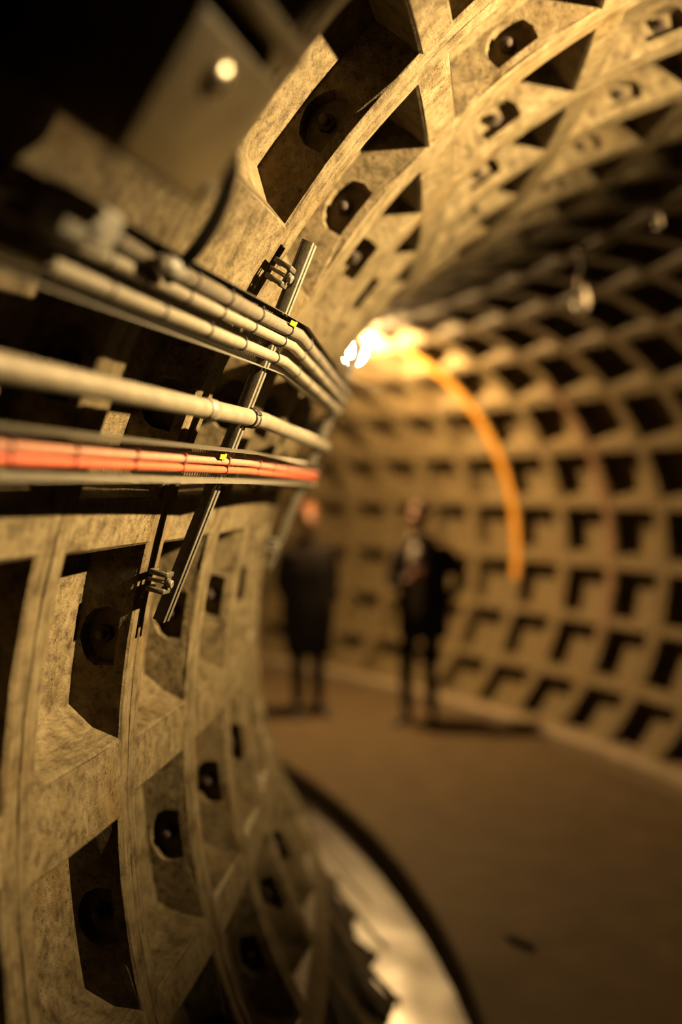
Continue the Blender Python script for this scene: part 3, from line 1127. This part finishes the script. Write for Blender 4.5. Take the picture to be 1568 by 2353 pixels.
def person(loc, face_ang, label, spec):
    root = empty('person', loc, label, 'person')
    root.rotation_euler = (0, 0, face_ang)      # local -y = the way the person faces
    sh = spec['shoulder']
    hz = spec['hip']
    # -------- body (one continuous skin)
    hd = spec['head']
    v = [(0, 0, hz, .125, .1), (0, .005, hz + .22, .115, .095), (0, 0, sh - .1, .14, .1), (0, .01, sh, .075, .065), (0, .002, sh + .06, .05, .052), (hd[0] * .6, hd[1] * .6, sh + .13, .047, .05)]
    e = [(0, 1), (1, 2), (2, 3), (3, 4), (4, 5)]
    for s, leg in ((-1, spec['legR']), (1, spec['legL'])):
        b0 = len(v)
        v += [(s * .085, 0, hz - .06, .085), (*leg[0], .058), (*leg[1], .038)]
        e += [(0, b0), (b0, b0 + 1), (b0 + 1, b0 + 2)]
    for arm in (spec['armR'], spec['armL']):
        b0 = len(v)
        v += [(*arm[0], .052), (*arm[1], .04), (*arm[2], .027)]
        e += [(2, b0), (b0, b0 + 1), (b0 + 1, b0 + 2)]
    parts = [skin_bm(v, e, 1)]
    rot = Matrix.Rotation(spec['turn'], 3, 'Z') @ Matrix.Rotation(spec.get('nod', 0.), 3, 'X')
    hc = Vector((hd[0], hd[1], sh + .245))
    parts += head_meshes(hc, rot)
    for h in spec['hands']:
        parts += hand_meshes(*h)
    add_mesh(remesh(parts, .0055, 3), 'body', M_SKIN, root)
    # -------- clothes
    for s, leg, nm in ((-1, spec['legR'], 0), (1, spec['legL'], 0)):
        pass
    tv = [(0, 0, hz + .04, .15, .115), (0, 0, hz - .03, .15, .115)]
    te = [(0, 1)]
    for s, leg in ((-1, spec['legR']), (1, spec['legL'])):
        b0 = len(tv)
        tv += [(s * .088, 0, hz - .1, .094), (leg[0][0], leg[0][1], leg[0][2], .068), (leg[1][0], leg[1][1], .07, .054)]
        te += [(1, b0), (b0, b0 + 1), (b0 + 1, b0 + 2)]
    add_mesh(remesh([skin_bm(tv, te, 1)], .012, 2), 'trousers', M_TROUS, root)
    for leg in (spec['legR'], spec['legL']):
        add_mesh(shoe_mesh((leg[1][0], leg[1][1] + .02, 0), spec['toe'] if leg is spec['legR'] else spec['toe2']), 'shoe', M_SHOE, root)
    if spec.get('shirt'):
        add_mesh(loft(spec['shirt']), 'shirt', M_SHIRT, root)
    cm = [loft(spec['coat'])]
    for arm in (spec['armR'], spec['armL']):
        w = Vector(arm[2]); el = Vector(arm[1])
        cuff = el.lerp(w, .92)
        cm.append(skin_bm([(arm[0][0] * .7, arm[0][1], arm[0][2] + .0, .085), (*arm[0], .08), (*Vector(arm[0]).lerp(el, .55), .068), (*arm[1], .06), (*cuff, .046)], [(0, 1), (1, 2), (2, 3), (3, 4)], 1))
    co = remesh(cm, .012, 4)
    if spec.get('open'):
        # cut the open front out of the jacket
        bm = bmesh.new()
        bm.from_mesh(co)
        x0, x1, zt, zb = spec['open']
        kill = [f for f in bm.faces if f.calc_center_median().y < -.055 and zb < f.calc_center_median().z < zt
                and abs(f.calc_center_median().x - (x0 + x1) / 2) < (x1 - x0) / 2 * (.55 + .45 * (f.calc_center_median().z - zb) / (zt - zb)) and f.normal.y < -.1]
        bmesh.ops.delete(bm, geom=kill, context='FACES')
        bm.to_mesh(co)
        bm.free()
    add_mesh(co, 'coat' if not spec.get('open') else 'jacket', spec['coatmat'], root)
    if spec.get('scarf'):
        bm = MB()
        ring = [Vector((math.cos(a) * .085, math.sin(a) * .08 - .005, sh + .035 - .03 * (math.sin(a) < 0) * -math.sin(a) * -1)) for a in [2 * PI * q / 20 for q in range(21)]]
        bm.tube(ring, .036, 10)
        bm.tube([Vector((-.03, -.09, sh + .0)), Vector((-.045, -.125, sh - .12)), Vector((-.05, -.135, sh - .3))], .04, 10)
        o = bm.build('scarf', M_SHIRT, None)
        o.parent = root
    # -------- hair
    hm = [ellipsoid(hc + rot @ Vector((0, .028, .05)), .084, .095, .085, 22, rot)]
    if spec.get('long'):
        hm.append(ellipsoid(hc + rot @ Vector((0, .05, -.04)), .08, .06, .10, 20, rot))
    hb = remesh(hm, .01, 2)
    for vtx in hb.vertices:
        vtx.co += Vector(noise.noise_vector(vtx.co * 30)) * .004
    add_mesh(hb, 'hair', spec['hair'], root)
    return root

cam_xy = Vector((0, 0))
def facing(loc, off=0.):
    d = (Vector((0, 0)) - Vector((loc.x, loc.y))).normalized()
    return math.atan2(d.y, d.x) + PI / 2 + off

P1 = Wc(15.78, -.063, 0)
person(P1, facing(P1, rad(18)), 'person in a long dark coat and slim dark trousers, standing nearest the left wall', dict(
    hip=.90, shoulder=1.44, head=(0, -.01), turn=rad(-14), nod=.08,
    legR=((-.095, -.01, .49), (-.09, .0, .09)), legL=((.085, -.015, .49), (.09, .01, .09)),
    armR=((-.19, .0, 1.40), (-.255, .04, 1.13), (-.165, -.06, .95)), armL=((.19, 0, 1.40), (.255, .04, 1.13), (.165, -.06, .95)),
    hands=[((-.165, -.06, .95), (.25, -.35, -.9), (.9, .2, .1), (.2, -.9, .3), 1., .5), ((.165, -.06, .95), (-.25, -.35, -.9), (-.9, .2, .1), (-.2, -.9, .3), 1., .5)],
    toe=(-.25, -1), toe2=(.25, -1),
    coat=[(0, 0, .50, .165, .13), (0, 0, .53, .195, .155), (0, 0, .7, .225, .17), (0, 0, .9, .235, .175), (0, 0, 1.08, .225, .165), (0, 0, 1.25, .225, .16), (0, 0, 1.38, .205, .135), (0, .005, 1.45, .14, .1), (0, .01, 1.50, .085, .08), (0, .01, 1.535, .075, .075)],
    coatmat=M_COATD, hair=M_HAIRR, long=False))
P2 = Wc(14.32, .286, 0)
person(P2, facing(P2, rad(-12)), 'person in an open dark jacket over a pale scarf and shirt, hand at the chest', dict(
    hip=.92, shoulder=1.47, head=(-.02, -.035), turn=rad(-30), nod=.22,
    legR=((-.14, -.02, .50), (-.13, -.01, .09)), legL=((.06, .0, .50), (.075, .03, .09)),
    armR=((-.19, .0, 1.42), (-.265, -.02, 1.14), (-.07, -.22, 1.20)), armL=((.2, 0, 1.42), (.33, .06, 1.17), (.15, -.05, .97)),
    hands=[((-.07, -.22, 1.20), (.75, -.1, .55), (.1, .9, -.2), (-.5, -.1, .8), 1., .9), ((.15, -.05, .97), (-.3, -.35, -.85), (-.9, .2, .1), (-.2, -.9, .3), 1., .5)],
    toe=(-.3, -1), toe2=(.35, -1),
    shirt=[(0, -.005, .9, .15, .125), (0, -.005, 1.1, .15, .13), (0, -.005, 1.3, .165, .125), (0, 0, 1.42, .13, .1), (0, .0, 1.5, .07, .07), (0, .0, 1.53, .06, .06)],
    coat=[(0, .01, .70, .19, .15), (0, .01, .74, .21, .165), (0, .01, .95, .215, .165), (0, .01, 1.1, .205, .155), (0, .01, 1.28, .22, .155), (0, .01, 1.4, .205, .13), (0, .012, 1.47, .14, .1), (0, .015, 1.51, .09, .08)],
    open=(-.12, .05, 1.55, .86), scarf=True,
    coatmat=M_JACK, hair=M_HAIRD))

# ------------------------------------------------------------------ camera, world, view
cam = bpy.data.cameras.new('camera')
co = bpy.data.objects.new('camera', cam)
COL.objects.link(co)
sc.camera = co
fwd = Vector((-math.sin(YAW) * math.cos(PIT), math.cos(YAW) * math.cos(PIT), math.sin(PIT)))
co.location = (0, 0, (ZC - ZF) * S)
co.rotation_euler = fwd.to_track_quat('-Z', 'Y').to_euler()
cam.sensor_fit = 'VERTICAL'
cam.sensor_height = 36
cam.sensor_width = 24
cam.lens = F / 2353 * 36
cam.clip_start = .02
cam.dof.use_dof = True
cam.dof.focus_distance = 1.97
cam.dof.aperture_fstop = .9
cam.dof.aperture_blades = 0

w = bpy.data.worlds.new('world')
sc.world = w
w.use_nodes = True
w.node_tree.nodes['Background'].inputs[0].default_value = (1, .75, .45, 1)
w.node_tree.nodes['Background'].inputs[1].default_value = .0
sc.view_settings.view_transform = 'Standard'
sc.view_settings.look = 'None'
sc.view_settings.gamma = 1
sc.view_settings.exposure = 0
sc.view_settings.use_curve_mapping = False
